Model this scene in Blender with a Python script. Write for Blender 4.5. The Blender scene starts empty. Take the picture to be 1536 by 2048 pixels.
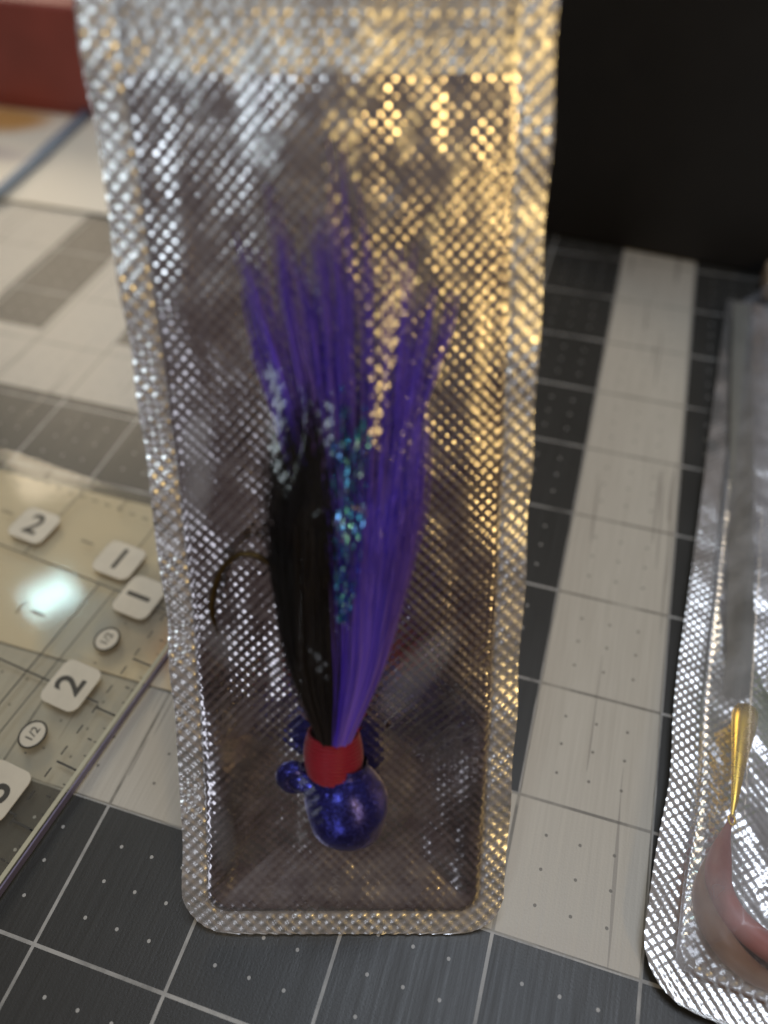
import bpy, math, random
import numpy as np
from mathutils import Vector, Matrix
random.seed(7); rng = np.random.default_rng(7)
IN = 0.0254                                   # everything below is measured in inches, built in metres
scene = bpy.context.scene
C = scene.collection

# ------------------------------------------------------------------ camera
cam = bpy.data.cameras.new('camera'); cam_o = bpy.data.objects.new('camera', cam); C.objects.link(cam_o)
R = Matrix(((0.95543884, 0.29495609, -0.01172717), (0.21471421, -0.72167953, -0.65808546), (-0.20256957, 0.62624241, -0.75285192)))
M = Matrix((R[0], -R[1], -R[2])).transposed()
cam_o.matrix_world = Matrix.Translation(Vector((-0.26844, -1.43993, 5.89662)) * IN) @ M.to_4x4()
cam.sensor_fit = 'VERTICAL'; cam.sensor_height = 36.0; cam.lens = 36 * 1530 / 2048
cam.clip_start = 0.01; cam.clip_end = 50
cam.dof.use_dof = True; cam.dof.focus_distance = 5.35 * IN; cam.dof.aperture_fstop = 7.5
scene.camera = cam_o

# ------------------------------------------------------------------ light: a dim room, a warm lamp, cool window light
world = bpy.data.worlds.new('World'); scene.world = world; world.use_nodes = True
bg = world.node_tree.nodes['Background']; bg.inputs[0].default_value = (0.085, 0.060, 0.060, 1); bg.inputs[1].default_value = 1.0
_n = world.node_tree.nodes; _l = world.node_tree.links
_t = _n.new('ShaderNodeTexCoord'); _s = _n.new('ShaderNodeSeparateXYZ'); _r = _n.new('ShaderNodeValToRGB'); _m = _n.new('ShaderNodeMapRange')
_l.new(_t.outputs['Generated'], _s.inputs[0]); _l.new(_s.outputs[2], _m.inputs[0]); _m.inputs[1].default_value = -1; _m.inputs[2].default_value = 1
_l.new(_m.outputs[0], _r.inputs[0]); _l.new(_r.outputs[0], bg.inputs[0])
_r.color_ramp.elements[0].position = .42; _r.color_ramp.elements[0].color = (.036, .020, .018, 1)      # floor and furniture
_r.color_ramp.elements[1].position = .85; _r.color_ramp.elements[1].color = (.17, .15, .14, 1)         # walls up to the ceiling
scene.view_settings.view_transform = 'Standard'; scene.view_settings.look = 'None'; scene.view_settings.exposure = 0.0; scene.view_settings.gamma = 1.0

def area(name, loc, target, sx, sy, power, col, spread=180):
    l = bpy.data.lights.new(name, 'AREA'); l.shape = 'RECTANGLE'; l.size = sx * IN; l.size_y = sy * IN
    l.energy = power; l.color = col; l.spread = math.radians(spread)
    o = bpy.data.objects.new(name, l); C.objects.link(o)
    o.location = Vector(loc) * IN
    o.rotation_euler = (Vector(target) - Vector(loc)).to_track_quat('-Z', 'Y').to_euler()
    return o
area('warm_lamp', (56, -62, 50), (-1, 1, 2), 8, 8, 7.0, (1.0, 0.68, 0.23))
area('warm_fill_low', (50, -70, 26), (-1, 1, 2), 6, 6, 1.5, (1.0, 0.68, 0.23))  # unseen warm light, added to carry the gold glints lower
area('window_light', (-15, -66, 53), (-1, 1, 2), 8, 14, 3.2, (0.80, 0.94, 1.0))
area('ceiling_light', (4, 9, 62), (0, 0, 0), 32, 22, 8.6, (0.78, 0.87, 1.0))
area('low_cool_fill', (-7, -66, 1), (-1, 0, 2), 10, 9, 0.5, (0.84, 0.90, 1.0))  # unseen cool fill, added for silver sheen low on the foil
area('far_lamp', (-38, 41, 33), (-9, 8, 0), 20, 20, 2.7, (1.0, 0.84, 0.62), 120)
area('small_window', (-49.4, 33.1, 62), (-4.5, 1.4, 0), 5, 3.2, 1.0, (0.60, 0.95, 1.0))

# ------------------------------------------------------------------ node helpers
class X:
    nt = None
    def __init__(s, v): s.v = v
    def _m(op, *a):
        n = X.nt.nodes.new('ShaderNodeMath'); n.operation = op
        for k, q in enumerate(a):
            q = q.v if isinstance(q, X) else q
            if isinstance(q, (int, float)): n.inputs[k].default_value = q
            else: X.nt.links.new(q, n.inputs[k])
        return X(n.outputs[0])
    def __add__(a, b): return X._m('ADD', a, b)
    def __radd__(a, b): return X._m('ADD', b, a)
    def __sub__(a, b): return X._m('SUBTRACT', a, b)
    def __rsub__(a, b): return X._m('SUBTRACT', b, a)
    def __mul__(a, b): return X._m('MULTIPLY', a, b)
    def __rmul__(a, b): return X._m('MULTIPLY', a, b)
    def gt(a, b): return X._m('GREATER_THAN', a, b)
    def lt(a, b): return X._m('LESS_THAN', a, b)
    def fr(a): return X._m('FRACT', a)
    def ab(a): return X._m('ABSOLUTE', a)
    def mx(a, b): return X._m('MAXIMUM', a, b)
    def mn(a, b): return X._m('MINIMUM', a, b)
    def pw(a, b): return X._m('POWER', a, b)
    def clamp(a): 
        r = X._m('ADD', a, 0.0); r.v.node.use_clamp = True; return r
def box(x, y, x0, x1, y0, y1): return x.gt(x0) * x.lt(x1) * y.gt(y0) * y.lt(y1)

def new_mat(name):
    m = bpy.data.materials.new(name); m.use_nodes = True; nt = m.node_tree; X.nt = nt
    b = nt.nodes['Principled BSDF']; return m, nt, b
def coords(nt, kind='Object', scale=1 / IN):
    t = nt.nodes.new('ShaderNodeTexCoord'); mp = nt.nodes.new('ShaderNodeMapping')
    mp.inputs['Scale'].default_value = (scale,) * 3 if isinstance(scale, (int, float)) else scale
    nt.links.new(t.outputs[kind], mp.inputs[0]); return mp.outputs[0]
def noise(nt, vec, scale, detail=3, rough=0.5, stretch=None):
    if stretch:
        mp = nt.nodes.new('ShaderNodeMapping'); mp.inputs['Scale'].default_value = stretch; nt.links.new(vec, mp.inputs[0]); vec = mp.outputs[0]
    n = nt.nodes.new('ShaderNodeTexNoise'); n.inputs['Scale'].default_value = scale; n.inputs['Detail'].default_value = detail; n.inputs['Roughness'].default_value = rough
    nt.links.new(vec, n.inputs['Vector']); return X(n.outputs[0])
def mixc(nt, f, a, b):
    n = nt.nodes.new('ShaderNodeMix'); n.data_type = 'RGBA'
    for k, q in ((0, f), (6, a), (7, b)):
        q = q.v if isinstance(q, X) else q
        if isinstance(q, (int, float)): n.inputs[k].default_value = q
        elif isinstance(q, tuple): n.inputs[k].default_value = (*q, 1)
        else: nt.links.new(q, n.inputs[k])
    return n.outputs[2]
def ramp(nt, f, lo, hi, a=0.0, b=1.0):
    n = nt.nodes.new('ShaderNodeMapRange'); n.inputs[1].default_value = lo; n.inputs[2].default_value = hi; n.inputs[3].default_value = a; n.inputs[4].default_value = b
    nt.links.new(f.v, n.inputs[0]); return X(n.outputs[0])
def bump(nt, b, h, dist, strength=1.0):
    n = nt.nodes.new('ShaderNodeBump'); n.inputs['Distance'].default_value = dist * IN; n.inputs['Strength'].default_value = strength
    nt.links.new(h.v, n.inputs['Height']); nt.links.new(n.outputs[0], b.inputs['Normal']); return n
def simple(name, col, rough=0.5, metal=0.0, var=0.15, vscale=6, bmp=0.0, coat=0.0):
    m, nt, b = new_mat(name); v = coords(nt); n = noise(nt, v, vscale, 4)
    lo = tuple(c * (1 - var) for c in col); hi = tuple(min(1, c * (1 + var)) for c in col)
    nt.links.new(mixc(nt, ramp(nt, n, .3, .7), lo, hi), b.inputs['Base Color'])
    b.inputs['Roughness'].default_value = rough; b.inputs['Metallic'].default_value = metal; b.inputs['Coat Weight'].default_value = coat
    if bmp: bump(nt, b, n, bmp)
    return m

# ------------------------------------------------------------------ mesh helpers
def tag(o, label=None, cat=None, group=None, kind=None):
    if label: o['label'] = label
    if cat: o['category'] = cat
    if group: o['group'] = group
    if kind: o['kind'] = kind
    return o
def empty(name, loc=(0, 0, 0), rz=0.0):
    o = bpy.data.objects.new(name, None); C.objects.link(o); o.location = Vector(loc) * IN; o.rotation_euler.z = rz
    o.empty_display_size = 0.01; return o
def mesh(name, V, F, mat, parent=None, smooth=True, mats=None, mi=None):
    me = bpy.data.meshes.new(name)
    V = np.asarray(V, float) * IN
    me.from_pydata(V.tolist(), [], F if isinstance(F, list) else F.tolist())
    for q in (mats or [mat]): me.materials.append(q)
    if mi is not None: me.polygons.foreach_set('material_index', mi)
    me.polygons.foreach_set('use_smooth', [smooth] * len(me.polygons)); me.update()
    o = bpy.data.objects.new(name, me); C.objects.link(o)
    if parent: o.parent = parent
    return o
def grid_faces(n, m):
    a = (np.arange(n - 1)[:, None] * m + np.arange(m - 1)[None, :]).ravel()
    return np.stack([a, a + 1, a + m + 1, a + m], 1)
def slab(x0, x1, y0, y1, z0, z1, bev=0.01):
    # box with chamfered top and bottom edges
    V = []; b = bev
    for z, i in ((z0, b), (z0 + b, 0), (z1 - b, 0), (z1, b)):
        V += [(x0 + i, y0 + i, z), (x1 - i, y0 + i, z), (x1 - i, y1 - i, z), (x0 + i, y1 - i, z)]
    F = [[3, 2, 1, 0], [12, 13, 14, 15]]
    for k in range(3):
        for j in range(4): F.append([4 * k + j, 4 * k + (j + 1) % 4, 4 * k + 4 + (j + 1) % 4, 4 * k + 4 + j])
    return V, F
def rrect(cx, cy, w, h, r, n=5):
    P = []
    for qx, qy, a0 in ((1, 1, 0), (-1, 1, 90), (-1, -1, 180), (1, -1, 270)):
        for k in range(n + 1):
            a = math.radians(a0 + 90 * k / n); P.append((cx + qx * (w / 2 - r) + r * math.cos(a), cy + qy * (h / 2 - r) + r * math.sin(a)))
    return P
def prism(P, z0, z1, bev=0.0):
    n = len(P); cx = sum(p[0] for p in P) / n; cy = sum(p[1] for p in P) / n
    V = [(x, y, z0) for x, y in P] + [(x, y, z1 - bev) for x, y in P]
    F = [list(range(n))[::-1]]
    top = n
    for k in range(n): F.append([k, (k + 1) % n, n + (k + 1) % n, n + k])
    if bev:
        for x, y in P:
            d = math.hypot(x - cx, y - cy); s = 1 - bev / d; V.append((cx + (x - cx) * s, cy + (y - cy) * s, z1))
        for k in range(n): F.append([n + k, n + (k + 1) % n, 2 * n + (k + 1) % n, 2 * n + k])
        top = 2 * n
    F.append(list(range(top, top + n))); return V, F
def tube(path, rad, sides=8, cap=True):
    P = [Vector(p) for p in path]; n = len(P); V = []; F = []
    t0 = (P[1] - P[0]).normalized(); up = t0.orthogonal().normalized()
    for i in range(n):
        t = (P[min(i + 1, n - 1)] - P[max(i - 1, 0)]).normalized()
        up = (up - t * up.dot(t)).normalized(); s = t.cross(up); r = rad[i] if hasattr(rad, '__len__') else rad
        for k in range(sides):
            a = 2 * math.pi * k / sides; V.append(tuple(P[i] + (up * math.cos(a) + s * math.sin(a)) * r))
        if i:
            for k in range(sides): F.append([(i - 1) * sides + k, (i - 1) * sides + (k + 1) % sides, i * sides + (k + 1) % sides, i * sides + k])
    if cap: F += [list(range(sides))[::-1], list(range((n - 1) * sides, n * sides))]
    return V, F
class MB:
    def __init__(s): s.V = []; s.F = []
    def add(s, VF):
        o = len(s.V); s.V += list(VF[0]); s.F += [[i + o for i in f] for f in VF[1]]; return s
    def build(s, name, mat, parent=None, smooth=True): return mesh(name, s.V, s.F, mat, parent, smooth)
def text_obj(name, s, size, mat, parent, loc, rot, bold=0.0, depth=0.004):
    cu = bpy.data.curves.new('glyph', 'FONT'); cu.body = s; cu.size = size * IN; cu.align_x = 'CENTER'; cu.align_y = 'CENTER'
    cu.offset = bold * IN; cu.extrude = depth * IN; cu.resolution_u = 6
    t = bpy.data.objects.new('glyph', cu); C.objects.link(t)
    dg = bpy.context.evaluated_depsgraph_get(); me = bpy.data.meshes.new_from_object(t.evaluated_get(dg))
    bpy.data.objects.remove(t); me.materials.clear(); me.materials.append(mat)
    o = bpy.data.objects.new(name, me); C.objects.link(o); o.parent = parent
    o.location = Vector(loc) * IN; o.rotation_euler.z = rot; return o

# value noise on arrays
def vnoise(x, y, seed=0, oct=3):
    out = np.zeros_like(x); amp = 1; tot = 0
    for k in range(oct):
        g = np.random.default_rng(seed + k).random((64, 64)) * 2 - 1
        xs = x * 2 ** k + 100.3; ys = y * 2 ** k + 200.7; xi = np.floor(xs).astype(int); yi = np.floor(ys).astype(int)
        fx = xs - xi; fy = ys - yi; fx = fx * fx * (3 - 2 * fx); fy = fy * fy * (3 - 2 * fy)
        G = lambda a, b: g[a % 64, b % 64]
        out += amp * ((G(xi, yi) * (1 - fx) + G(xi + 1, yi) * fx) * (1 - fy) + (G(xi, yi + 1) * (1 - fx) + G(xi + 1, yi + 1) * fx) * fy)
        tot += amp; amp *= .5
    return out / tot
sm = lambda t: (lambda u: u * u * (3 - 2 * u))(np.clip(t, 0, 1))

# ------------------------------------------------------------------ the cutting mat (printed squares, cut scratches) and table
m_mat, nt, b = new_mat('printed_cutting_mat')
v = coords(nt); sep = nt.nodes.new('ShaderNodeSeparateXYZ'); nt.links.new(v, sep.inputs[0]); x, y = X(sep.outputs[0]), X(sep.outputs[1])
light = box(x, y, 0, 1, 0, 40).mx(box(x, y, -9, 1, 0, 1)).mx(box(x, y, -20, -4.95, 4.13, 5.22)).mx(box(x, y, -7.08, -6.02, 4.13, 40)).mx(box(x, y, -20, -8.1, 4.13, 40))
lw = 0.012
gl = ((x + .5).fr() - .5).ab().lt(lw).mx(((y + .5).fr() - .5).ab().lt(lw))
qx, qy = (x * 4).fr(), (y * 4).fr()
dd = (((x * 4 + .5).fr() - .5).pw(2) + ((y * 4 + .5).fr() - .5).pw(2)).lt(0.0025)
nearx = ((x + .5).fr() - .5).ab().gt(.06) * ((y + .5).fr() - .5).ab().gt(.06)
dot = dd * nearx
wear = noise(nt, v, 2.2, 5, .6)
gl = gl * ramp(nt, wear, .35, .55, .35, 1.0)
streak = noise(nt, v, 1.0, 4, .7, (34, 0.9, 1))
streak2 = noise(nt, v, 1.0, 2, .5, (11, .35, 1))
blot = noise(nt, v, .8, 3, .5)
lc = mixc(nt, ramp(nt, streak, .3, .72), (0.42, 0.39, 0.335), (0.50, 0.47, 0.41))
lc = mixc(nt, streak2.gt(.655) * .55, lc, (0.19, 0.17, 0.15))
dc = mixc(nt, ramp(nt, blot, .3, .7), (0.030, 0.029, 0.026), (0.038, 0.037, 0.034))
dc = mixc(nt, ramp(nt, streak, .45, .8, 0, .15), dc, (0.085, 0.083, 0.08))
base = mixc(nt, light, dc, lc)
ink = mixc(nt, light, (0.44, 0.43, 0.41), (0.13, 0.12, 0.10))
base = mixc(nt, gl.mx(dot) * .85, base, ink)
nt.links.new(base, b.inputs['Base Color'])
nt.links.new(ramp(nt, streak, .3, .7, .30, .44).v, b.inputs['Roughness'])
b.inputs['Specular IOR Level'].default_value = .38
bump(nt, b, streak * .5 + noise(nt, v, 60, 2) * .5, 0.004, .5)

mat_o = mesh('cutting_mat', *slab(-20, 10, -14, 26, -.09, 0, .02), m_mat, smooth=False)
tag(mat_o, 'dark grey cutting mat printed with pale bands, grid lines and dots, under everything', 'cutting mat')
m_table = simple('table_wood', (0.16, 0.09, 0.05), .45, var=.3, vscale=1)
tag(mesh('table_top', *slab(-46, 40, -20, 44, -1.2, -.094, .05), m_table, smooth=False), kind='structure')

# ------------------------------------------------------------------ embossed foil
DP = 0.045                                     # half pitch of the embossed dots
def dots(u, s, p=DP):
    k = math.pi / p
    c = np.cos(k * u) * np.cos(k * s)
    return np.clip(c, -0.55, 1)
m_foil, nt, b = new_mat('silver_foil')
v = coords(nt); n = noise(nt, v, 7, 4); 
nt.links.new(mixc(nt, ramp(nt, n, .3, .7), (.60, .56, .58), (.76, .73, .74)), b.inputs['Base Color'])
b.inputs['Metallic'].default_value = 1; nt.links.new(ramp(nt, n, .3, .7, .13, .22).v, b.inputs['Roughness'])
m_seal, nt, b = new_mat('sealed_foil_margin')
v = coords(nt); n = noise(nt, v, 9, 4)
nt.links.new(mixc(nt, ramp(nt, n, .3, .7), (.70, .69, .70), (.86, .85, .86)), b.inputs['Base Color'])
b.inputs['Metallic'].default_value = .8; b.inputs['Roughness'].default_value = .27
SHEEN = [(-2.18, 2.85, .13, .42, .26), (-.78, 1.95, .20, .18, .17), (-1.98, 1.95, .20, .14, .15), (-1.85, .75, .16, .25, .12)]   # pale sheen on the film, painted in as diffuse patches
m_film = bpy.data.materials.new('clear_film'); m_film.use_nodes = True; nt = m_film.node_tree; X.nt = nt; nt.nodes.clear()
out = nt.nodes.new('ShaderNodeOutputMaterial'); tr = nt.nodes.new('ShaderNodeBsdfTransparent'); gls = nt.nodes.new('ShaderNodeBsdfGlossy'); mx = nt.nodes.new('ShaderNodeMixShader'); fr = nt.nodes.new('ShaderNodeFresnel')
tr.inputs[0].default_value = (.93, .93, .94, 1); gls.inputs['Roughness'].default_value = .10; fr.inputs[0].default_value = 1.42
f2 = X(fr.outputs[0]) * .75
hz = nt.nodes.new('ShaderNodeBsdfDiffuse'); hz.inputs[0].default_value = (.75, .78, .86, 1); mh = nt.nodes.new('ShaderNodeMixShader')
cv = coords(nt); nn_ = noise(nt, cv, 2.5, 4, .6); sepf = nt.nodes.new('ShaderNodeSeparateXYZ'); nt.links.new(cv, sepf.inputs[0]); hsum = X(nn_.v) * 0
for (cx, cz, rx, rz, st) in SHEEN:
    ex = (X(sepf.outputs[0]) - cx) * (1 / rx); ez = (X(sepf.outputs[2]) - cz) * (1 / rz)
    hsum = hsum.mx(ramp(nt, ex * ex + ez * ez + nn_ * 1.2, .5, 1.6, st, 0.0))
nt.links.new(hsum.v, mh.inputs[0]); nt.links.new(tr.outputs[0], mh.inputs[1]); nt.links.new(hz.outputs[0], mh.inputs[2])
nt.links.new(f2.v, mx.inputs[0]); nt.links.new(mh.outputs[0], mx.inputs[1]); nt.links.new(gls.outputs[0], mx.inputs[2]); nt.links.new(mx.outputs[0], out.inputs[0])

# spine of the pouch that is held up: sampled along its length from its bottom edge
SP = np.array([(-0.9835, -0.3258, 0.0383), (-1.043, -0.0665, 0.3721), (-1.1027, 0.1802, 0.7153), (-1.1626, 0.4151, 1.0666), (-1.2225, 0.639, 1.425), (-1.2823, 0.8527, 1.7897), (-1.3421, 1.0566, 2.1599), (-1.4016, 1.2515, 2.5349), (-1.4609, 1.4381, 2.9142), (-1.5198, 1.6174, 3.2971), (-1.5784, 1.7904, 3.6829), (-1.6364, 1.9591, 4.0707), (-1.6938, 2.1259, 4.4594), (-1.7504, 2.2948, 4.8474), (-1.8061, 2.471, 5.2321)])
SL = 5.9761 ; ss = np.linspace(0, SL, 15)
PC = [np.polyfit(ss, SP[:, k], 5) for k in range(3)]
Ux = np.array([0.95543884, 0.29495609, -0.01172717])
def pouch(u, s, h):
    u, s, h = np.broadcast_arrays(*[np.asarray(q, float) for q in (u, s, h)])
    e = np.clip((np.abs(u) / 1.09) ** 6, 0, 1); h = h + e * (.012 * np.sin(s * 5.1 + u) + .008 * np.sin(s * 11.3 + 2 * u)); u = u + np.sign(u) * e * .006 * np.sin(s * 7.7 + u)
    c = np.stack([np.polyval(p, s) for p in PC], -1); t = np.stack([np.polyval(np.polyder(p), s) for p in PC], -1)
    t /= np.linalg.norm(t, axis=-1, keepdims=True); n = np.cross(Ux, t); n /= np.linalg.norm(n, axis=-1, keepdims=True)
    return c + u[..., None] * Ux + h[..., None] * n
W = 2.18; HW = W / 2; TOP = 5.97
def foil_shape(u, s):
    # distance from the outline with rounded bottom corners, and the half width / start of each row
    r = 0.32
    dx = HW - np.abs(u); dy = s
    q = np.hypot(np.clip(r - dx, 0, None), np.clip(r - dy, 0, None))
    d = np.where((dx < r) & (dy < r), r - q, np.minimum(dx, dy))
    return d
def pouch_grid(step):
    nu = int(W / step) + 1; ns = int(TOP / step) + 1
    a = np.linspace(-1, 1, nu); s = np.linspace(0, TOP, ns)
    r = 0.32
    half = np.where(s < r, HW - r + np.sqrt(np.clip(r * r - (r - s) ** 2, 0, None)), HW)
    edge = 1 + .0
    S, A = np.meshgrid(s, a, indexing='ij'); U = A * half[:, None]
    return U, S, ns, nu
def back_h(u, s):
    d = foil_shape(u, s); sw = 0.165                      # width of the heat seal
    inn = sm((d - sw + .02) / .05)
    zipb = sm((s - 5.33) / .03) * sm((5.62 - s) / .03)
    low = vnoise(u * 1.3, s * 1.1, 3) * .022 + vnoise(u * 3.2, s * 1.2, 9) * .008
    line = -.004 * np.exp(-((d - sw) / .018) ** 2)
    wob_u = u + .010 * vnoise(u * 2, s * 2, 21); wob_s = s + .010 * vnoise(u * 2, s * 2, 22)
    amp = .0019 + .0018 * (1 - inn) + .0016 * inn * sm((s - 5.2) / .04)
    am = 1 + .45 * vnoise(u * 5, s * 5, 31, 2) + .5 * vnoise(u * 13, s * 13, 33, 1)
    low = low + .0016 * vnoise(u * 11, s * 11, 35, 2) - .05 * sm((d - sw) / .5) * sm((2.4 - s) / 1.2); am = am * (1 - .45 * inn * sm((2.2 - s) / 1.0))
    dd_ = amp * am * ((1 - inn) * dots(wob_u, wob_s) + inn * dots(wob_u, wob_s, .037))
    return low * sm((d - sw + .02) / .22) + line + dd_ + zipb * .0015 * np.cos(s * 2 * math.pi / .09), inn
def film_tent(u, s):
    # film pulled tight over the jig: a ridge along the jig and flat panels down to the seals
    d = np.clip(foil_shape(u, s) - .165, 0, None)
    ry = np.clip(s, 1.12, 3.0); ru = -.05 + .04 * (ry - 1.1)
    dr = np.clip(np.hypot(u - ru, (s - ry)) - .22, 0, None)
    H = .47 - .05 * np.clip((s - 1.5) / 1.5, 0, 1) - .18 * np.clip((s - 3) / 2.3, 0, 1)
    return H * d / (d + dr + 1e-4), d
def film_h(u, s):
    t, d = film_tent(u, s)
    w = sm(d / .25)
    cre = vnoise(u * 2.2 + s * .8, s * .8, 51) * .022 + np.abs(vnoise(u * 2.2 - s * 1.0, s * .8 + u, 57, 1)) * .035
    return .011 + np.maximum(t, .03 * sm(d / .1)) + cre * w + .0009 * dots(u + .01, s + .02)

pouch_o = empty('foil_pouch', (0, 0, 0))
tag(pouch_o, 'upright silver foil pouch with clear front holding the purple jig, in the middle', 'pouch', 'foil lure pouches')
U, S, ns, nu = pouch_grid(.0075)
H, inn = back_h(U, S)
P = pouch(U, S, H - .0).reshape(-1, 3); F = grid_faces(ns, nu)
fi = inn.reshape(-1)[F].mean(1) > .5
smid = S.reshape(-1)[F].mean(1); hd = smid > 5.24; 
mesh('zip_header', P, F[hd & fi], m_seal, pouch_o); fi2 = fi & ~hd
o1 = mesh('foil_back', P, F[fi2], m_foil, pouch_o)
o2 = mesh('sealed_margin', P, F[~fi], m_seal, pouch_o); o2['label'] = 'bright heat-sealed margin with rows of embossed dots'
U, S, ns2, nu2 = pouch_grid(.0090)
Pf = pouch(U, S, film_h(U, S)).reshape(-1, 3)
Fg = grid_faces(ns2, nu2); dmid = foil_shape(U, S).reshape(-1)[Fg].mean(1)
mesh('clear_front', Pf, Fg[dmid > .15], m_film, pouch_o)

# ------------------------------------------------------------------ the jig inside the pouch, in (across, along, out of the foil)
def pos(u, s, h): return Vector(pouch(u, s, h).tolist())
# converter: where a point at height h above the foil must stand so that it lies over foil point (u, s)
CAMP = np.array([-0.26844, -1.43993, 5.89662])
def over(u, s, h):
    p = pouch(u, s, 0.0); n = pouch(u, s, 1.0) - p; vdir = CAMP - p; vdir /= np.linalg.norm(vdir)
    t = h / max(.2, vdir @ n); q = p + vdir * t
    e = pouch(u, s + .01, 0.) - p; e /= np.linalg.norm(e)
    return float(u + (q - p) @ Ux), float(s + (q - p) @ e), h
m_head, nt, b = new_mat('glitter_powder_paint')
v = coords(nt); vo = nt.nodes.new('ShaderNodeTexVoronoi'); vo.inputs['Scale'].default_value = 130; nt.links.new(v, vo.inputs[0])
sp = nt.nodes.new('ShaderNodeSeparateColor'); nt.links.new(vo.outputs['Color'], sp.inputs[0])
nt.links.new(mixc(nt, ramp(nt, X(sp.outputs[0]), .5, 1.0), (0.012, 0.010, 0.22), (0.12, 0.14, 1.0)), b.inputs['Base Color'])
b.inputs['Metallic'].default_value = .85; b.inputs['Roughness'].default_value = .26; b.inputs['Coat Weight'].default_value = .6; b.inputs['Coat Roughness'].default_value = .3
bump(nt, b, X(sp.outputs[1]) * .5 + noise(nt, v, 14, 3), .006, .7)
m_thread, nt, b = new_mat('red_thread'); v = coords(nt, 'Generated', 1.0); n = noise(nt, v, 30, 3)
nt.links.new(mixc(nt, n, (.34, .004, .022), (.62, .014, .055)), b.inputs['Base Color']); b.inputs['Roughness'].default_value = .42; b.inputs['Sheen Weight'].default_value = .3
m_hook = simple('bronze_hook', (.11, .072, .028), .28, 1.0, var=.25, vscale=20)
def hairmat(name, c0, c1, rough=.42, trans=0.0):
    m, nt, b = new_mat(name); v = coords(nt); n = noise(nt, v, 1, 3, .6, (26, 26, 4))
    nt.links.new(mixc(nt, ramp(nt, n, .3, .7), c0, c1), b.inputs['Base Color']); b.inputs['Roughness'].default_value = rough
    b.inputs['Specular IOR Level'].default_value = .4
    gi = nt.nodes.new('ShaderNodeNewGeometry'); nt.links.new(mixc(nt, X(gi.outputs['Random Per Island']), c0, c1), b.inputs['Base Color'])
    if trans: b.inputs['Transmission Weight'].default_value = 0; b.inputs['Subsurface Weight'].default_value = 0
    return m
m_black = hairmat('black_bucktail', (.002, .002, .003), (.022, .018, .022), .5)
m_purple = hairmat('purple_bucktail', (.12, .05, 1.0), (.46, .28, 1.0), .45)
m_flash, nt, b = new_mat('holographic_tinsel'); v = coords(nt); n = noise(nt, v, 14, 2)
nt.links.new(mixc(nt, ramp(nt, n, .35, .65), (.10, .70, .90), (.30, .40, 1.0)), b.inputs['Base Color']); b.inputs['Metallic'].default_value = 1; b.inputs['Roughness'].default_value = .22

jig = empty('bucktail_jig', pouch(0, .7, .0).tolist())
tag(jig, 'purple and black bucktail jig with glittery blue head inside the upright pouch', 'fishing jig')
def jmesh(name, V, F, mat, parent=None, smooth=True):
    o = mesh(name, V, F, mat, None, smooth); o.parent = parent or jig
    if parent is None: o.matrix_parent_inverse = Matrix.Translation(-jig.location)
    return o
# head: an egg with a lead collar running into the neck, axis along the pouch
hu, hs, hh = over(0.004, .985, .235)
nu_, ns_ = over(-.083, 1.50, .22)[:2]
ax = np.array([nu_ - hu, ns_ - hs]); 
V = []; nr = 30; npz = 36
prof = []
for k in range(nr + 1):
    t = k / nr; a = math.pi * t
    z = -math.cos(a) * .30; r = .262 * math.sin(a) ** .80 * (1 - .20 * t ** 2)
    if t > .75: r = max(r, .145)
    prof.append((z + .02, r))
for z, r in prof:
    for j in range(npz):
        a = 2 * math.pi * j / npz
        lump = 1 + .05 * math.sin(2.3 * a + 9 * z) * math.sin(11 * z + 1) + .07 * max(0, math.cos(a - .5)) * max(0, math.sin(6 * (z + .1)))
        du = math.cos(a) * r * lump; dh = math.sin(a) * r * .9 * lump
        V.append(pouch(hu + du + ax[0] * z * .9, hs + z, hh + dh).tolist())
F = [[(k * npz + j), (k * npz + (j + 1) % npz), ((k + 1) * npz + (j + 1) % npz), ((k + 1) * npz + j)] for k in range(nr) for j in range(npz)]
jmesh('head', V, F, m_head)
# lead eye collar with the painted hook eye on the left
e0 = over(-.12, 1.10, .22); e1 = over(-.345, 1.215, .20)
pp = [pos(*[e0[k] + (e1[k] - e0[k]) * t for k in range(3)]) for t in (0, .35, .65)]
pp = [pos(*[e0[k] + (e1[k] - e0[k]) * t for k in range(3)]) for t in (0, .3, .55, .8, 1.0, 1.22)]; V, F = tube(pp, [.15, .11, .085, .092, .070, .02], 14); V = [tuple(q + .007 * math.sin(70 * (q + p_[0] * 1.7) + k) for k, q in enumerate(p_)) for p_ in V]; jmesh('eye_collar', V, F, m_head)
ring = []
for k in range(25):
    a = 2 * math.pi * k / 24; ring.append(pos(e1[0] + .01 + .060 * math.cos(a), e1[1] - .02 + .075 * math.sin(a), e1[2] + .03 * math.sin(a)))
V, F = tube([r_ + Vector((rng.normal(0, .004), 0, rng.normal(0, .006))) for r_ in ring[:-1]] + [ring[0]], .056, 10, False); jmesh('hook_eye', V, F, m_head)
# thread: a helix of wound turns over the neck
th = MB(); t0 = over(-.072, 1.235, .225); t1 = over(-.083, 1.535, .22)
path = []; rr = []
turns = 12
for k in range(turns * 16 + 1):
    t = k / (turns * 16); a = 2 * math.pi * k / 16
    r = .158 + .020 * math.sin(t * math.pi) - .012 * t + .003 * math.sin(k * .37)
    path.append(pos(t0[0] + (t1[0] - t0[0]) * t + r * math.cos(a), t0[1] + (t1[1] - t0[1]) * t + .004 * math.sin(a * 3.1), .222 + r * .92 * math.sin(a)))
V, F = tube(path, .0145, 6); th.add((V, F)); th.build('thread', m_thread, None)
th_o = bpy.data.objects['thread']; th_o.parent = jig; th_o.matrix_parent_inverse = Matrix.Translation(-jig.location); th_o.name = 'thread_wrap'
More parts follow.
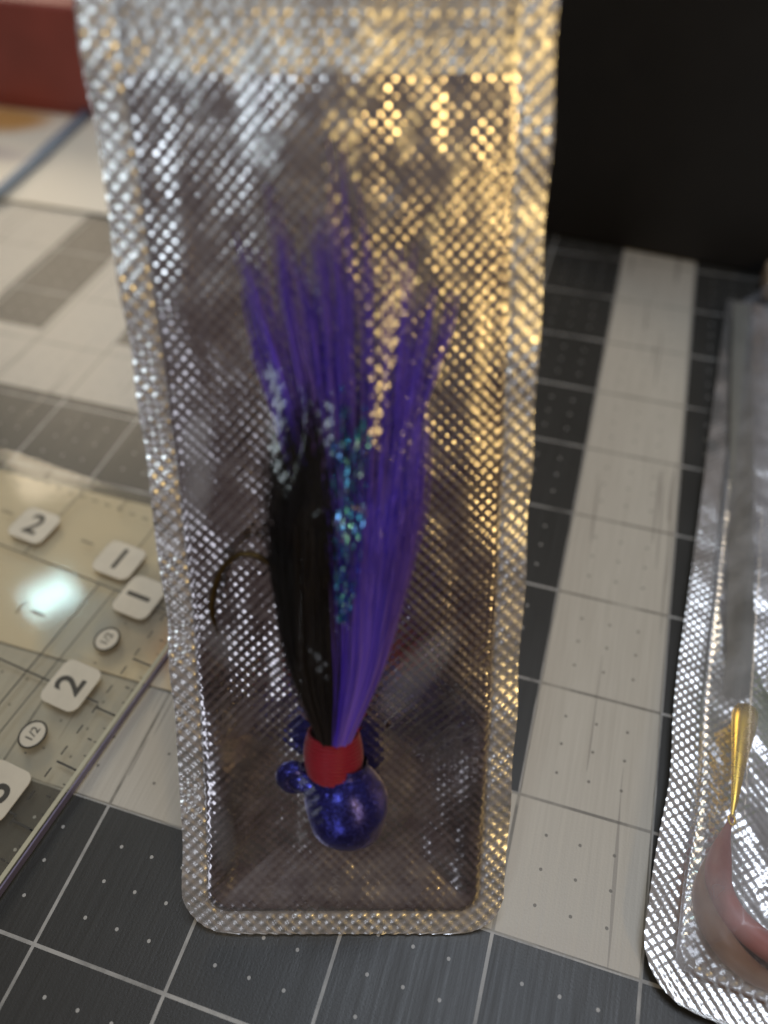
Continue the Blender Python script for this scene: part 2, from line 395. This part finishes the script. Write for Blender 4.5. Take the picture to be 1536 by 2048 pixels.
# hook: shank hidden in the hair, bend out to the left, point down
def crom(pts, n=10):
    P = [np.array(p, float) for p in pts]; P = [2 * P[0] - P[1]] + P + [2 * P[-1] - P[-2]]; o = []
    for i in range(1, len(P) - 2):
        for k in range(n):
            t = k / n; a, b_, c, d = P[i - 1:i + 3]
            o.append(.5 * (2 * b_ + (c - a) * t + (2 * a - 5 * b_ + 4 * c - d) * t * t + (3 * b_ - a - 3 * c + d) * t ** 3))
    o.append(P[-2]); return o
hk = [over(-.08, 1.35, .2), over(-.13, 2.0, .2), over(-.22, 2.45, .2), over(-.417, 2.68, .19), over(-.58, 2.755, .17), over(-.715, 2.66, .16), over(-.79, 2.47, .15), over(-.80, 2.34, .15), over(-.775, 2.21, .15)]
hp = crom(hk, 9); n = len(hp)
V, F = tube([pos(*p) for p in hp], [.021 if k < n - 12 else max(.003, .021 * ((n - 1 - k) / 12) ** .8) for k in range(n)], 10)
jmesh('hook', V, F, m_hook)
bb = hp[-9]; V, F = tube([pos(bb[0] + .012, bb[1], bb[2]), pos(bb[0] + .035, bb[1] + .05, bb[2])], [.010, .001], 6); hko = bpy.data.objects['hook']
jmesh('barb', V, F, m_hook, hko); bpy.data.objects['barb'].matrix_parent_inverse = Matrix.Identity(4)
bpy.data.objects['barb'].matrix_parent_inverse = Matrix.Translation(-jig.location)

# hair: strands interpolated between guide strands, each (u, s, h) at equal parameters
def strands(name, guides, count, mat, r0, jit, rt=(0.25, 1.0), seed=1, taper=.25, sides=3, pr=None):
    rg = np.random.default_rng(seed); mb = MB(); G = [np.array(g, float) for g in guides]; ng = len(G)
    for q in range(count):
        w = rg.uniform(0, ng - 1); i = min(int(w), ng - 2); f = w - i
        g = G[i] * (1 - f) + G[i + 1] * f
        end = rg.uniform(*rt) ** (.7)
        off = rg.normal(0, 1, 3) * np.array([1, .3, 1]); a1 = rg.uniform(0, 6.3); fq = rg.uniform(1, 3)
        c = crom(g, 5); m = max(4, int(len(c) * end)); c = c[:m]; pts = []
        for k, p in enumerate(c):
            t = k / (len(c) - 1 + 1e-6) * end; sp_ = jit * (0.25 + 1.6 * t)
            wv = .012 * t * math.sin(fq * t * 6 + a1)
            hgt = max(.02, p[2] + off[2] * sp_ * .9 + (.10 * (1 - t)) * math.sin(a1))
            pts.append(pos(p[0] + off[0] * sp_ + wv, p[1] + off[1] * sp_, hgt))
        r = r0 * rg.uniform(.7, 1.3)
        mb.add(tube(pts, [r * (1 - (1 - taper) * (k / len(pts)) ** 2) for k in range(len(pts))], sides, False))
    o = mb.build(name, mat); o.parent = jig; o.matrix_parent_inverse = Matrix.Translation(-jig.location); o['kind'] = 'stuff'
    return o
def gpx(*pts): # guides listed as foil points with heights
    return [over(*p) for p in pts]
B1 = gpx((-.15, 1.50, .22), (-.31, 2.0, .24), (-.36, 2.52, .22), (-.37, 2.9, .2), (-.35, 3.15, .16), (-.36, 3.3, .15))
B2 = gpx((-.13, 1.50, .25), (-.25, 2.0, .28), (-.29, 2.6, .26), (-.27, 3.1, .22), (-.24, 3.4, .18), (-.22, 3.65, .15))
B3 = gpx((-.11, 1.50, .27), (-.16, 2.0, .31), (-.16, 2.6, .28), (-.14, 3.15, .22), (-.11, 3.5, .18), (-.08, 3.88, .15))
B4 = gpx((-.08, 1.50, .27), (-.08, 2.0, .30), (-.10, 2.6, .26), (-.12, 3.1, .2), (-.12, 3.35, .16), (-.13, 3.6, .14))
strands('black_hair', [B1, B2, B3, B4], 1150, m_black, .0052, .032, (.25, 1.0), 3)
K1 = gpx((-.07, 1.50, .28), (-.04, 2.0, .30), (-.05, 2.6, .24), (-.06, 3.2, .20), (-.09, 3.7, .17), (-.13, 4.25, .14))
K2 = gpx((-.05, 1.50, .28), (.05, 2.0, .33), (.08, 2.6, .28), (.09, 3.2, .24), (.10, 3.8, .20), (.07, 4.45, .15))
K3 = gpx((-.02, 1.50, .26), (.14, 2.05, .32), (.20, 2.6, .28), (.24, 3.1, .24), (.25, 3.7, .2), (.24, 4.35, .15))
K4 = gpx((0.02, 1.52, .22), (.20, 2.05, .26), (.30, 2.5, .24), (.36, 3.0, .22), (.38, 3.5, .18), (.42, 4.0, .14))
K5 = gpx((0.04, 1.53, .20), (.22, 2.05, .22), (.33, 2.5, .20), (.44, 2.95, .18), (.46, 3.3, .16), (.44, 3.6, .14))
strands('purple_hair', [K1, K2, K3, K4], 1100, m_purple, .0048, .034, (.18, .56), 5)
strands('purple_side_hair', [K4, K5], 170, m_purple, .0045, .034, (.4, 1.0), 6)
bpy.data.objects['purple_side_hair'].name = 'purple_hair'
# the long wisps that fan out at the end of the tail
wisps = [[(-.05, 2.6, .2), (-.20, 3.4, .15), (-.33, 3.95, .12), (-.42, 4.3, .09), (-.475, 4.62, .06)],
         [(-.06, 2.6, .2), (-.16, 3.5, .15), (-.22, 4.05, .12), (-.25, 4.45, .09), (-.285, 4.84, .06)],
         [(-.08, 2.6, .18), (-.26, 3.3, .13), (-.36, 3.7, .1), (-.42, 4.0, .08), (-.465, 4.32, .05)],
         [(-.03, 2.6, .2), (-.07, 3.4, .15), (-.10, 3.9, .12), (-.13, 4.2, .09), (-.18, 4.5, .06)],
         [(.02, 2.8, .2), (.02, 3.5, .15), (.03, 4.1, .12), (.02, 4.5, .09), (.00, 4.85, .06)],
         [(.06, 2.8, .2), (.08, 3.6, .15), (.08, 4.2, .12), (.07, 4.6, .09), (.035, 5.05, .05)],
         [(.15, 2.8, .2), (.19, 3.6, .15), (.20, 4.1, .12), (.18, 4.5, .09), (.10, 4.85, .06)],
         [(.22, 2.8, .2), (.26, 3.4, .15), (.28, 3.8, .12), (.27, 4.2, .09), (.22, 4.6, .06)],
         [(.28, 2.8, .2), (.36, 3.4, .15), (.43, 3.8, .12), (.49, 4.1, .09), (.54, 4.43, .06)],
         [(.30, 2.8, .2), (.41, 3.3, .14), (.48, 3.65, .11), (.58, 4.0, .08), (.66, 4.3, .05)],
         [(.26, 2.8, .2), (.33, 3.4, .15), (.36, 3.9, .12), (.38, 4.2, .09), (.40, 4.55, .06)],
         [(-.02, 2.8, .2), (-.04, 3.6, .15), (-.03, 4.1, .12), (-.05, 4.45, .09), (-.04, 4.7, .05)]]
for k, g in enumerate(wisps):
    g = gpx(*g); g2 = [(a + .035, b_ , c) for a, b_, c in g]
    g = [(a - .02 * (1 - i / 4), b_, c) for i, (a, b_, c) in enumerate(g)]
    o = strands('hair_wisp', [g, [(a + .030 * (1 - i / 5), b_, c) for i, (a, b_, c) in enumerate(g)]], 9 if 4 <= k <= 7 or k == 11 else 16, m_purple, .0044, .015, (.6, 1.0), 30 + k)
    del o['kind']
F1 = gpx((-.03, 2.6, .2), (-.18, 3.3, .16), (-.30, 3.8, .12), (-.38, 4.2, .08), (-.42, 4.5, .06))
F2 = gpx((.02, 2.6, .2), (-.02, 3.4, .16), (-.04, 3.9, .12), (-.07, 4.3, .08), (-.10, 4.7, .06))
F3 = gpx((.10, 2.6, .2), (.16, 3.4, .16), (.18, 3.9, .12), (.18, 4.3, .08), (.15, 4.7, .06))
F4 = gpx((.24, 2.6, .2), (.36, 3.3, .16), (.44, 3.7, .12), (.52, 4.1, .08), (.58, 4.4, .06))
o = strands('fan_hair', [F1, F2, F3, F4], 90, m_purple, .0042, .034, (.30, 1.0), 77); o.name = 'purple_hair'
o = strands('loose_black', [gpx((-.15, 1.5, .2), (-.31, 2.0, .22), (-.37, 2.5, .2), (-.41, 2.9, .16), (-.41, 3.3, .12), (-.38, 3.6, .1)), B1], 80, m_black, .0042, .02, (.4, 1.0), 88); o.name = 'black_hair'
o = strands('mixed_black', [B3, B4, K1, K2], 230, m_black, .0042, .03, (.3, .8), 89); o.name = 'black_hair'
# tinsel: thin twisted ribbons
tb = MB(); rg = np.random.default_rng(11)
for q in range(8):
    x0 = -.05 + .20 * q / 7; cpts = crom(gpx((x0 * .3 - .02, 2.3, .40), (x0 * .7, 2.7, .40), (x0 * .9 + .01, 3.2, .36), (x0 * 1.0 + .03, 3.75 + rg.uniform(-.35, .05), .32)), 14)
    pl = None
    for k, p in enumerate(cpts):
        tw = rg.uniform(-1.57, 1.57); w_ = .0056
        a = pos(p[0] - w_ * math.cos(tw) + rg.normal(0, .003), p[1], p[2] - w_ * math.sin(tw)); c = pos(p[0] + w_ * math.cos(tw), p[1], p[2] + w_ * math.sin(tw))
        if pl: tb.add(([tuple(pl[0]), tuple(pl[1]), tuple(c), tuple(a)], [[0, 1, 2, 3]]))
        pl = (a, c)
o = tb.build('flash_tinsel', m_flash, smooth=False); o.parent = jig; o.matrix_parent_inverse = Matrix.Translation(-jig.location); o['kind'] = 'stuff'

# ------------------------------------------------------------------ second pouch lying on the mat at the right
rz2 = math.radians(-3.1)
p2 = empty('foil_pouch', (.955, -.09, 0), rz2)
tag(p2, 'foil pouch lying flat on the mat at the right edge, gold blade inside', 'pouch', 'foil lure pouches')
step = .009; W2 = 2.3; L2 = 8.3
a = np.linspace(0, 1, int(W2 / .012)); s_ = np.linspace(0, L2, int(L2 / .014)); r = .38
S, A = np.meshgrid(s_, a, indexing='ij')
lo = np.where(s_ < r, r - np.sqrt(np.clip(r * r - (r - s_) ** 2, 0, None)), 0); Uu = lo[:, None] + A * (W2 - 2 * lo[:, None])
edge_in = .038 * np.exp(-((S - 1.5) / .45) ** 2)
dx = np.minimum(Uu, W2 - Uu); q = np.hypot(np.clip(r - dx, 0, None), np.clip(r - S, 0, None)); D = np.where((dx < r) & (S < r), r - q, np.minimum(dx, S))
sw = .24; inn2 = sm((D - sw) / .08)
crk = vnoise(Uu * 3, S * 3, 71, 4)
Hh = .11 + .05 * vnoise(Uu * 1.1, S * .9, 61) + .05 * np.abs(vnoise(Uu * 2.4 + S, S * 2, 63)) * inn2 + .010 * crk
fade = 1 - .7 * sm((S - 4.2) / 1.5)
Hh = Hh + (.0045 + .002 * (1 - inn2)) * fade * dots(Uu + .008 * crk, S + .01 * crk, .04) - .012 * np.exp(-((D - sw) / .02) ** 2)
V = np.stack([Uu + edge_in * (1 - A), S, Hh], -1).reshape(-1, 3); F = grid_faces(len(s_), len(a)); fi = inn2.reshape(-1)[F].mean(1) > .5
m_foil2, nt, b = new_mat('bright_foil'); v = coords(nt); n = noise(nt, v, 5, 4)
nt.links.new(mixc(nt, ramp(nt, n, .3, .7), (.72, .70, .68), (.88, .88, .88)), b.inputs['Base Color']); b.inputs['Metallic'].default_value = .92; b.inputs['Roughness'].default_value = .24
for oo in (mesh('foil_back', V, F[fi], m_foil2, p2), mesh('sealed_margin', V, F[~fi], m_foil2, p2)): pass
# smooth unembossed fold running up the pouch
us = np.linspace(0, 1, 9); sv = np.linspace(2.35, 8.1, 60); S3, U3 = np.meshgrid(sv, us, indexing='ij')
V = np.stack([.37 - .052 * (S3 - 2.2) + U3 * .23, S3, .20 + .018 * np.sin(U3 * math.pi) - .10 * sm((2.6 - S3) / .25) + .02 * vnoise(S3 * .7, S3 * 0, 5)], -1).reshape(-1, 3)
m_grey = simple('smooth_grey_fold', (.17, .165, .145), .5, 0, var=.1, vscale=2)
mesh('smooth_fold', V, grid_faces(60, 9), m_grey, p2)
# clear film, unevenly cloudy
m_film2 = m_film.copy(); m_film2.name = 'cloudy_film'; nt = m_film2.node_tree; X.nt = nt
for q_ in nt.nodes:
    if q_.type == 'MIX_SHADER' and any(l.from_node.type == 'BSDF_DIFFUSE' for l in q_.inputs[2].links):
        for l in list(q_.inputs[0].links): nt.links.remove(l)
        nt.links.new(ramp(nt, noise(nt, coords(nt), 2.2, 3), .35, .7, .08, .30).v, q_.inputs[0])
us = np.linspace(.2, W2 - .2, 150); sv = np.linspace(.2, L2, 620); S3, U3 = np.meshgrid(sv, us, indexing='ij')
df = np.minimum(np.minimum(U3 - .2, W2 - .2 - U3), S3 - .2); cr3 = vnoise(U3 * 2.5 + S3, S3 * 1.3, 81, 3)
Hf = .17 + .36 * sm(df / .30) + .006 * cr3 + .0010 * dots(U3, S3, .04)
mesh('clear_front', np.stack([U3, S3, Hf], -1).reshape(-1, 3), grid_faces(620, 150), m_film2, p2)

# lure in the second pouch: gold blade with pink soft body curling right
lure = empty('spinner_lure', (1.45, .9, .2))
tag(lure, 'gold teardrop blade with a curved pink soft body inside the right-hand pouch', 'fishing lure')
def lmesh(name, VF, mat):
    o = mesh(name, VF[0], VF[1], mat); o.parent = lure; o.matrix_parent_inverse = Matrix.Translation(-lure.location); return o
m_gold, nt, b = new_mat('polished_gold'); b.inputs['Base Color'].default_value = (1.0, .66, .10, 1); b.inputs['Metallic'].default_value = .9
v = coords(nt); n = noise(nt, v, 9, 3); nt.links.new(ramp(nt, n, .3, .7, .22, .34).v, b.inputs['Roughness'])
m_pink = simple('pink_soft_plastic', (.40, .13, .11), .5, var=.15, vscale=5)
m_tan = simple('amber_soft_plastic', (.30, .17, .11), .5, var=.15, vscale=5)
V = []; nb = 30; nk = 12; path = crom([(1.48, 1.16, .28), (1.495, 1.32, .30), (1.52, 1.62, .31), (1.555, 1.90, .30), (1.58, 2.12, .28)], 8)
for k, p in enumerate(path):
    t = k / (len(path) - 1); w_ = .014 + .135 * (t ** 1.6) * (max(0, 1 - t ** 7)) ** .5
    for j in range(nk):
        a = 2 * math.pi * j / nk; V.append((p[0] + w_ * math.cos(a), p[1], p[2] + w_ * .55 * math.sin(a)))
F = [[k * nk + j, k * nk + (j + 1) % nk, (k + 1) * nk + (j + 1) % nk, (k + 1) * nk + j] for k in range(len(path) - 1) for j in range(nk)] + [list(range(nk))[::-1], list(range((len(path) - 1) * nk, len(path) * nk))]
lmesh('blade', (V, F), m_gold)
lmesh('split_ring', tube([(1.482 + .022 * math.cos(a), 1.145 + .035 * math.sin(a), .27) for a in np.linspace(0, 6.2832, 17)], .009, 6, False), m_gold)
pb = crom([(1.485, 1.17, .25), (1.43, .95, .23), (1.41, .70, .23), (1.50, .52, .23), (1.66, .41, .23), (1.87, .35, .23), (2.2, .36, .23)], 8)
pb = crom([(1.485, 1.17, .25), (1.43, .95, .23), (1.41, .70, .23), (1.50, .52, .23), (1.66, .41, .23), (1.87, .35, .23), (2.2, .36, .23)], 8); nn = len(pb); rad = [.018 + .070 * sm(k / 14) + .0 * k for k in range(nn)]
lmesh('soft_body', tube([tuple(p) for p in pb], [float(r_) for r_ in rad], 14), m_pink)
pt = crom([(1.38, .90, .17), (1.33, .60, .17), (1.45, .36, .17), (1.65, .22, .17), (1.95, .16, .17)], 8)
lmesh('soft_tail', tube([tuple(p) for p in pt], [float(.03 + .06 * math.sin(math.pi * min(.9, k / 32))) for k in range(len(pt))], 10), m_tan)
sw_ = empty('green_soft_bait', (1.95, 2.5, .25)); tag(sw_, 'green soft bait at the far right edge inside the flat pouch', 'soft bait')
m_green = simple('green_soft_plastic', (.22, .34, .03), .4, var=.3, vscale=9, coat=.3)
g = crom([(1.92, 1.9, .26), (1.90, 2.2, .27), (1.90, 2.6, .27), (1.96, 3.0, .26)], 8)
o = mesh('bait_body', *tube([tuple(p) for p in g], [float(.03 + .07 * math.sin(math.pi * (k + 1) / (len(g) + 1))) for k in range(len(g))], 12), m_green); o.parent = sw_; o.matrix_parent_inverse = Matrix.Translation(-sw_.location)

# ------------------------------------------------------------------ black box standing behind on the right
m_blackbox = simple('matt_black_card', (.006, .005, .005), .55, var=.3, vscale=2)
bx_ = empty('black_box', (.4, 9.5, 0), math.radians(-5.4))
tag(bx_, 'tall matt black box standing on the mat behind the pouches at upper right', 'box')
o = mesh('box_body', *slab(-2.2, 1.55, -.25, 3.2, .0, 7.2, .04), m_blackbox, bx_, False)
o = mesh('box_lid', *slab(-2.24, 1.59, -.29, 3.24, 7.205, 8.6, .05), m_blackbox, bx_, False)
m_beige = simple('beige_card', (.48, .36, .24), .6, var=.2)
tag(mesh('beige_card_tab', *slab(1.86, 2.6, 8.45, 9.0, .0, .35, .06), m_beige, smooth=False), 'small beige card tab in front of the black box at the right edge', 'card tab')

# ------------------------------------------------------------------ papers and red box at upper left
def blotmat(name, base, cols, rough=.5, gloss=.5):
    m, nt, b = new_mat(name); v = coords(nt); col = base
    sep = nt.nodes.new('ShaderNodeSeparateXYZ'); nt.links.new(v, sep.inputs[0]); x, y = X(sep.outputs[0]), X(sep.outputs[1]); nn = noise(nt, v, 1.6, 3)
    for (cx, cy, rx, ry, c, st) in cols:
        dx = (x - cx) * (1 / rx); dy = (y - cy) * (1 / ry)
        f = ramp(nt, dx * dx + dy * dy + nn * .8, .7, 1.7, st, 0.0); col = mixc(nt, f, col, c)
    nt.links.new(col, b.inputs['Base Color']); b.inputs['Roughness'].default_value = rough; return m
m_paper = blotmat('printed_cream_paper', (.80, .73, .60), [(-11.6, 10.7, 1.0, .6, (.55, .27, .05), .9), (-11.8, 9.4, 2.0, .35, (.42, .36, .36), .7), (-12.4, 8.9, 1.2, .4, (.60, .38, .25), .6)])
pap = mesh('printed_paper', *slab(-15, -6.9, 8.06, 14, .006, .05, .004), m_paper, smooth=False)
tag(pap, 'cream printed paper with an orange patch lying below the dark red box at upper left', 'paper')
m_sleeve, nt, b = new_mat('clear_sleeve_edge'); b.inputs['Base Color'].default_value = (.30, .38, .50, 1); b.inputs['Roughness'].default_value = .15; b.inputs['Alpha'].default_value = .75
V, F = tube([(-12.4, 5.7, .10), (-9.75, 7.95, .11), (-9.9, 9.6, .12), (-10.05, 11.3, .12)], .09, 8)
sl = mesh('plastic_sleeve', *tube([(-10.9, 6.9, .10), (-9.72, 8.1, .11), (-9.85, 9.6, .12), (-10.02, 11.2, .12)], .10, 8), m_sleeve)
tag(sl, 'bluish rolled plastic sleeve edge crossing the cream paper at upper left', 'plastic sleeve')
m_red = simple('dark_red_card', (.26, .055, .045), .5, var=.12, vscale=1.2)
rb = empty('red_box', (-12, 13, 0)); tag(rb, 'dark red box standing on the cream paper in the upper left corner', 'box')
o = mesh('box_body', *slab(-17, -9.75, 11.2, 16, .055, .2, .02), m_red, smooth=False); o.parent = rb; o.matrix_parent_inverse = Matrix.Translation(-rb.location)
o = mesh('box_lid', *slab(-17.05, -9.7, 11.15, 16.05, .205, 1.88, .05), m_red, smooth=False); o.parent = rb; o.matrix_parent_inverse = Matrix.Translation(-rb.location)

rc = mesh('cream_card', *slab(-.1, 1.4, -.2, 2.6, 0, .08, .01), m_paper, smooth=False); rc.location = Vector((-10.6, 11.9, 1.885)) * IN; rc.rotation_euler.z = math.radians(-9)
tag(rc, 'cream card lying on top of the dark red box in the upper left corner', 'card')
# ------------------------------------------------------------------ card under the ruler, and the acrylic ruler
m_card = blotmat('printed_backing_card', (.66, .57, .42), [(-3.0, 1.6, .5, .5, (.60, .30, .12), .8), (-3.6, 1.6, .35, .6, (.32, .29, .25), .8), (-4.1, 1.35, .35, .45, (.33, .38, .42), .6), (-2.75, 1.1, .35, .25, (.36, .24, .08), .8)])
tag(mesh('backing_card', *slab(-9, -2.3, 1.0, 2.84, .004, .022, .003), m_card, smooth=False), 'cream and orange printed card under the clear ruler at the left edge', 'card')

rul = empty('quilting_ruler', (-3.00, 2.745, .024), math.radians(-6.5))   # local +x right, -y down along the long edge; origin at its upper right corner
tag(rul, 'clear acrylic quilting ruler with number tiles one and two lying on the mat at left', 'ruler')
m_acr = bpy.data.materials.new('clear_acrylic'); m_acr.use_nodes = True; nt = m_acr.node_tree; X.nt = nt; nt.nodes.clear()
out = nt.nodes.new('ShaderNodeOutputMaterial'); tr = nt.nodes.new('ShaderNodeBsdfTransparent'); gls = nt.nodes.new('ShaderNodeBsdfGlossy'); df_ = nt.nodes.new('ShaderNodeBsdfDiffuse'); mx1 = nt.nodes.new('ShaderNodeMixShader'); mx = nt.nodes.new('ShaderNodeMixShader'); fr = nt.nodes.new('ShaderNodeFresnel')
tr.inputs[0].default_value = (.97, .965, .93, 1); gls.inputs['Roughness'].default_value = .07; df_.inputs[0].default_value = (.62, .56, .44, 1); mx1.inputs[0].default_value = .06
nt.links.new(tr.outputs[0], mx1.inputs[1]); nt.links.new(df_.outputs[0], mx1.inputs[2]); geo = nt.nodes.new('ShaderNodeNewGeometry'); ff = X(fr.outputs[0]) * (1 - X(geo.outputs['Backfacing'])); nt.links.new(ff.v, mx.inputs[0]); nt.links.new(mx1.outputs[0], mx.inputs[1]); nt.links.new(gls.outputs[0], mx.inputs[2]); nt.links.new(mx.outputs[0], out.inputs[0])
TZ = .07
mesh('acrylic_slab', *slab(-6.5, 0, -12, 0, 0, TZ, .012), m_acr, rul, False)
m_inkr = simple('ruler_ink', (.035, .031, .024), .5); m_tile = simple('cream_tile', (.56, .51, .41), .35, var=.06, coat=.3); m_edge = simple('frosted_edge', (.44, .42, .31), .3, var=.08)
m_violet = simple('violet_edge', (.19, .17, .27), .25, var=.15)
mesh('frosted_edge', *slab(-.045, -.010, -12, -.05, TZ + .001, TZ + .006, .001), m_edge, rul, False)
mesh('bevelled_edge', *slab(.001, .014, -12, 0, .0, TZ, .003), m_violet, rul, False)
z0, z1 = TZ + .002, TZ + .0045
ln = MB()
def L(x0, y0, x1, y1, w=.011):
    if abs(x1 - x0) > abs(y1 - y0): ln.add(slab(min(x0, x1), max(x0, x1), y0 - w / 2, y0 + w / 2, z0, z1, .0005))
    else: ln.add(slab(x0 - w / 2, x0 + w / 2, min(y0, y1), max(y0, y1), z0, z1, .0005))
for k in range(1, 9): L(-6.4, -k * 1.0 - .09, -.25, -k * 1.0 - .09, .016)
L(-1.0, -1.09, -1.0, -11, .014); L(-.82, -1.09, -.82, -11, .010); L(-1.9, -.05, -1.9, -1.09, .012); L(-2.95, -.05, -2.95, -11, .012); L(-.92, -.25, -.92, -.7, .010); L(-1.4, -.05, -1.4, -.26, .010); L(-2.4, -.05, -2.4, -.26, .010); L(-.45, -.05, -.45, -.26, .01)
for k in range(40): L(-.27 - k * .155, -.255, -.34 - k * .155, -.255, .012)
for k in range(20): L(-.02, -.13 - .5 * k, -.235, -.13 - .5 * k, .017)
for k in range(20):
    L(-.02, -.38 - .5 * k, -.05, -.38 - .5 * k, .015); L(-.09, -.38 - .5 * k, -.13, -.38 - .5 * k, .012)
for k in range(60): L(-.24, -.35 - .195 * k, -.24, -.43 - .195 * k, .013)
for k in range(30): L(-.5, -.255 - .22 * k, -.52, -.255 - .22 * k, .012)
for k in range(1, 6): L(-.35 - k, -.73, -.5 - k, -.73, .014); L(-1.25, -1.58 - (k - 1), -1.38, -1.58 - (k - 1), .02)
for k in range(44): L(-.02, -.2575 - .125 * k, -.07, -.2575 - .125 * k, .008)
for k in range(30): L(-.15 - .125 * k, -.02, -.15 - .125 * k, -.08, .008)
for k in range(1, 9): L(-1.6 - (k % 4), -1.09 - .5 * k, -1.72 - (k % 4), -1.09 - .5 * k, .014)
for k in range(4): L(-1.5 - k, -1.52, -1.5 - k, -1.66, .014)
lo_ = ln.build('printed_lines', m_inkr, rul, False); lo_['kind'] = 'stuff'
def tile(x, y, s, rot):
    P = rrect(0, 0, .42, .38, .08); V, F = prism(P, TZ + .003, TZ + .010, .002)
    t = mesh('number_tile', V, F, m_tile, rul, False); t.location = Vector((x, y, 0)) * IN; t.rotation_euler.z = rot
    t['label'] = 'cream rounded tile printed with the number ' + s
    text_obj('numeral', s, .34, m_inkr, t, (0, 0, TZ + .0115), 0, .006, .001)
tile(-.56, -1.07, '1', math.pi / 2); tile(-.56, -2.05, '2', math.pi / 2); tile(-.50, -3.0, '3', math.pi / 2)
tile(-1.0, -.79, '1', 0); tile(-2.05, -.765, '2', 0); tile(-3.1, -.75, '3', 0)
def badge(x, y):
    P = [(.105 * math.cos(a), .115 * math.sin(a)) for a in np.linspace(0, 2 * math.pi, 25)[:-1]]
    V, F = prism(P, TZ + .003, TZ + .010, .002); t = mesh('fraction_badge', V, F, m_tile, rul, False); t.location = Vector((x, y, 0)) * IN
    ringp = [(.105 * math.cos(a), .115 * math.sin(a), TZ + .010) for a in np.linspace(0, 2 * math.pi, 25)]
    mesh('badge_rim', *tube(ringp, .008, 6, False), m_inkr, t)
    text_obj('fraction', '1/2', .10, m_inkr, t, (0, 0, TZ + .0115), math.pi / 2, .001, .001)
for k in range(4): badge(-.56, -1.56 - .97 * k)
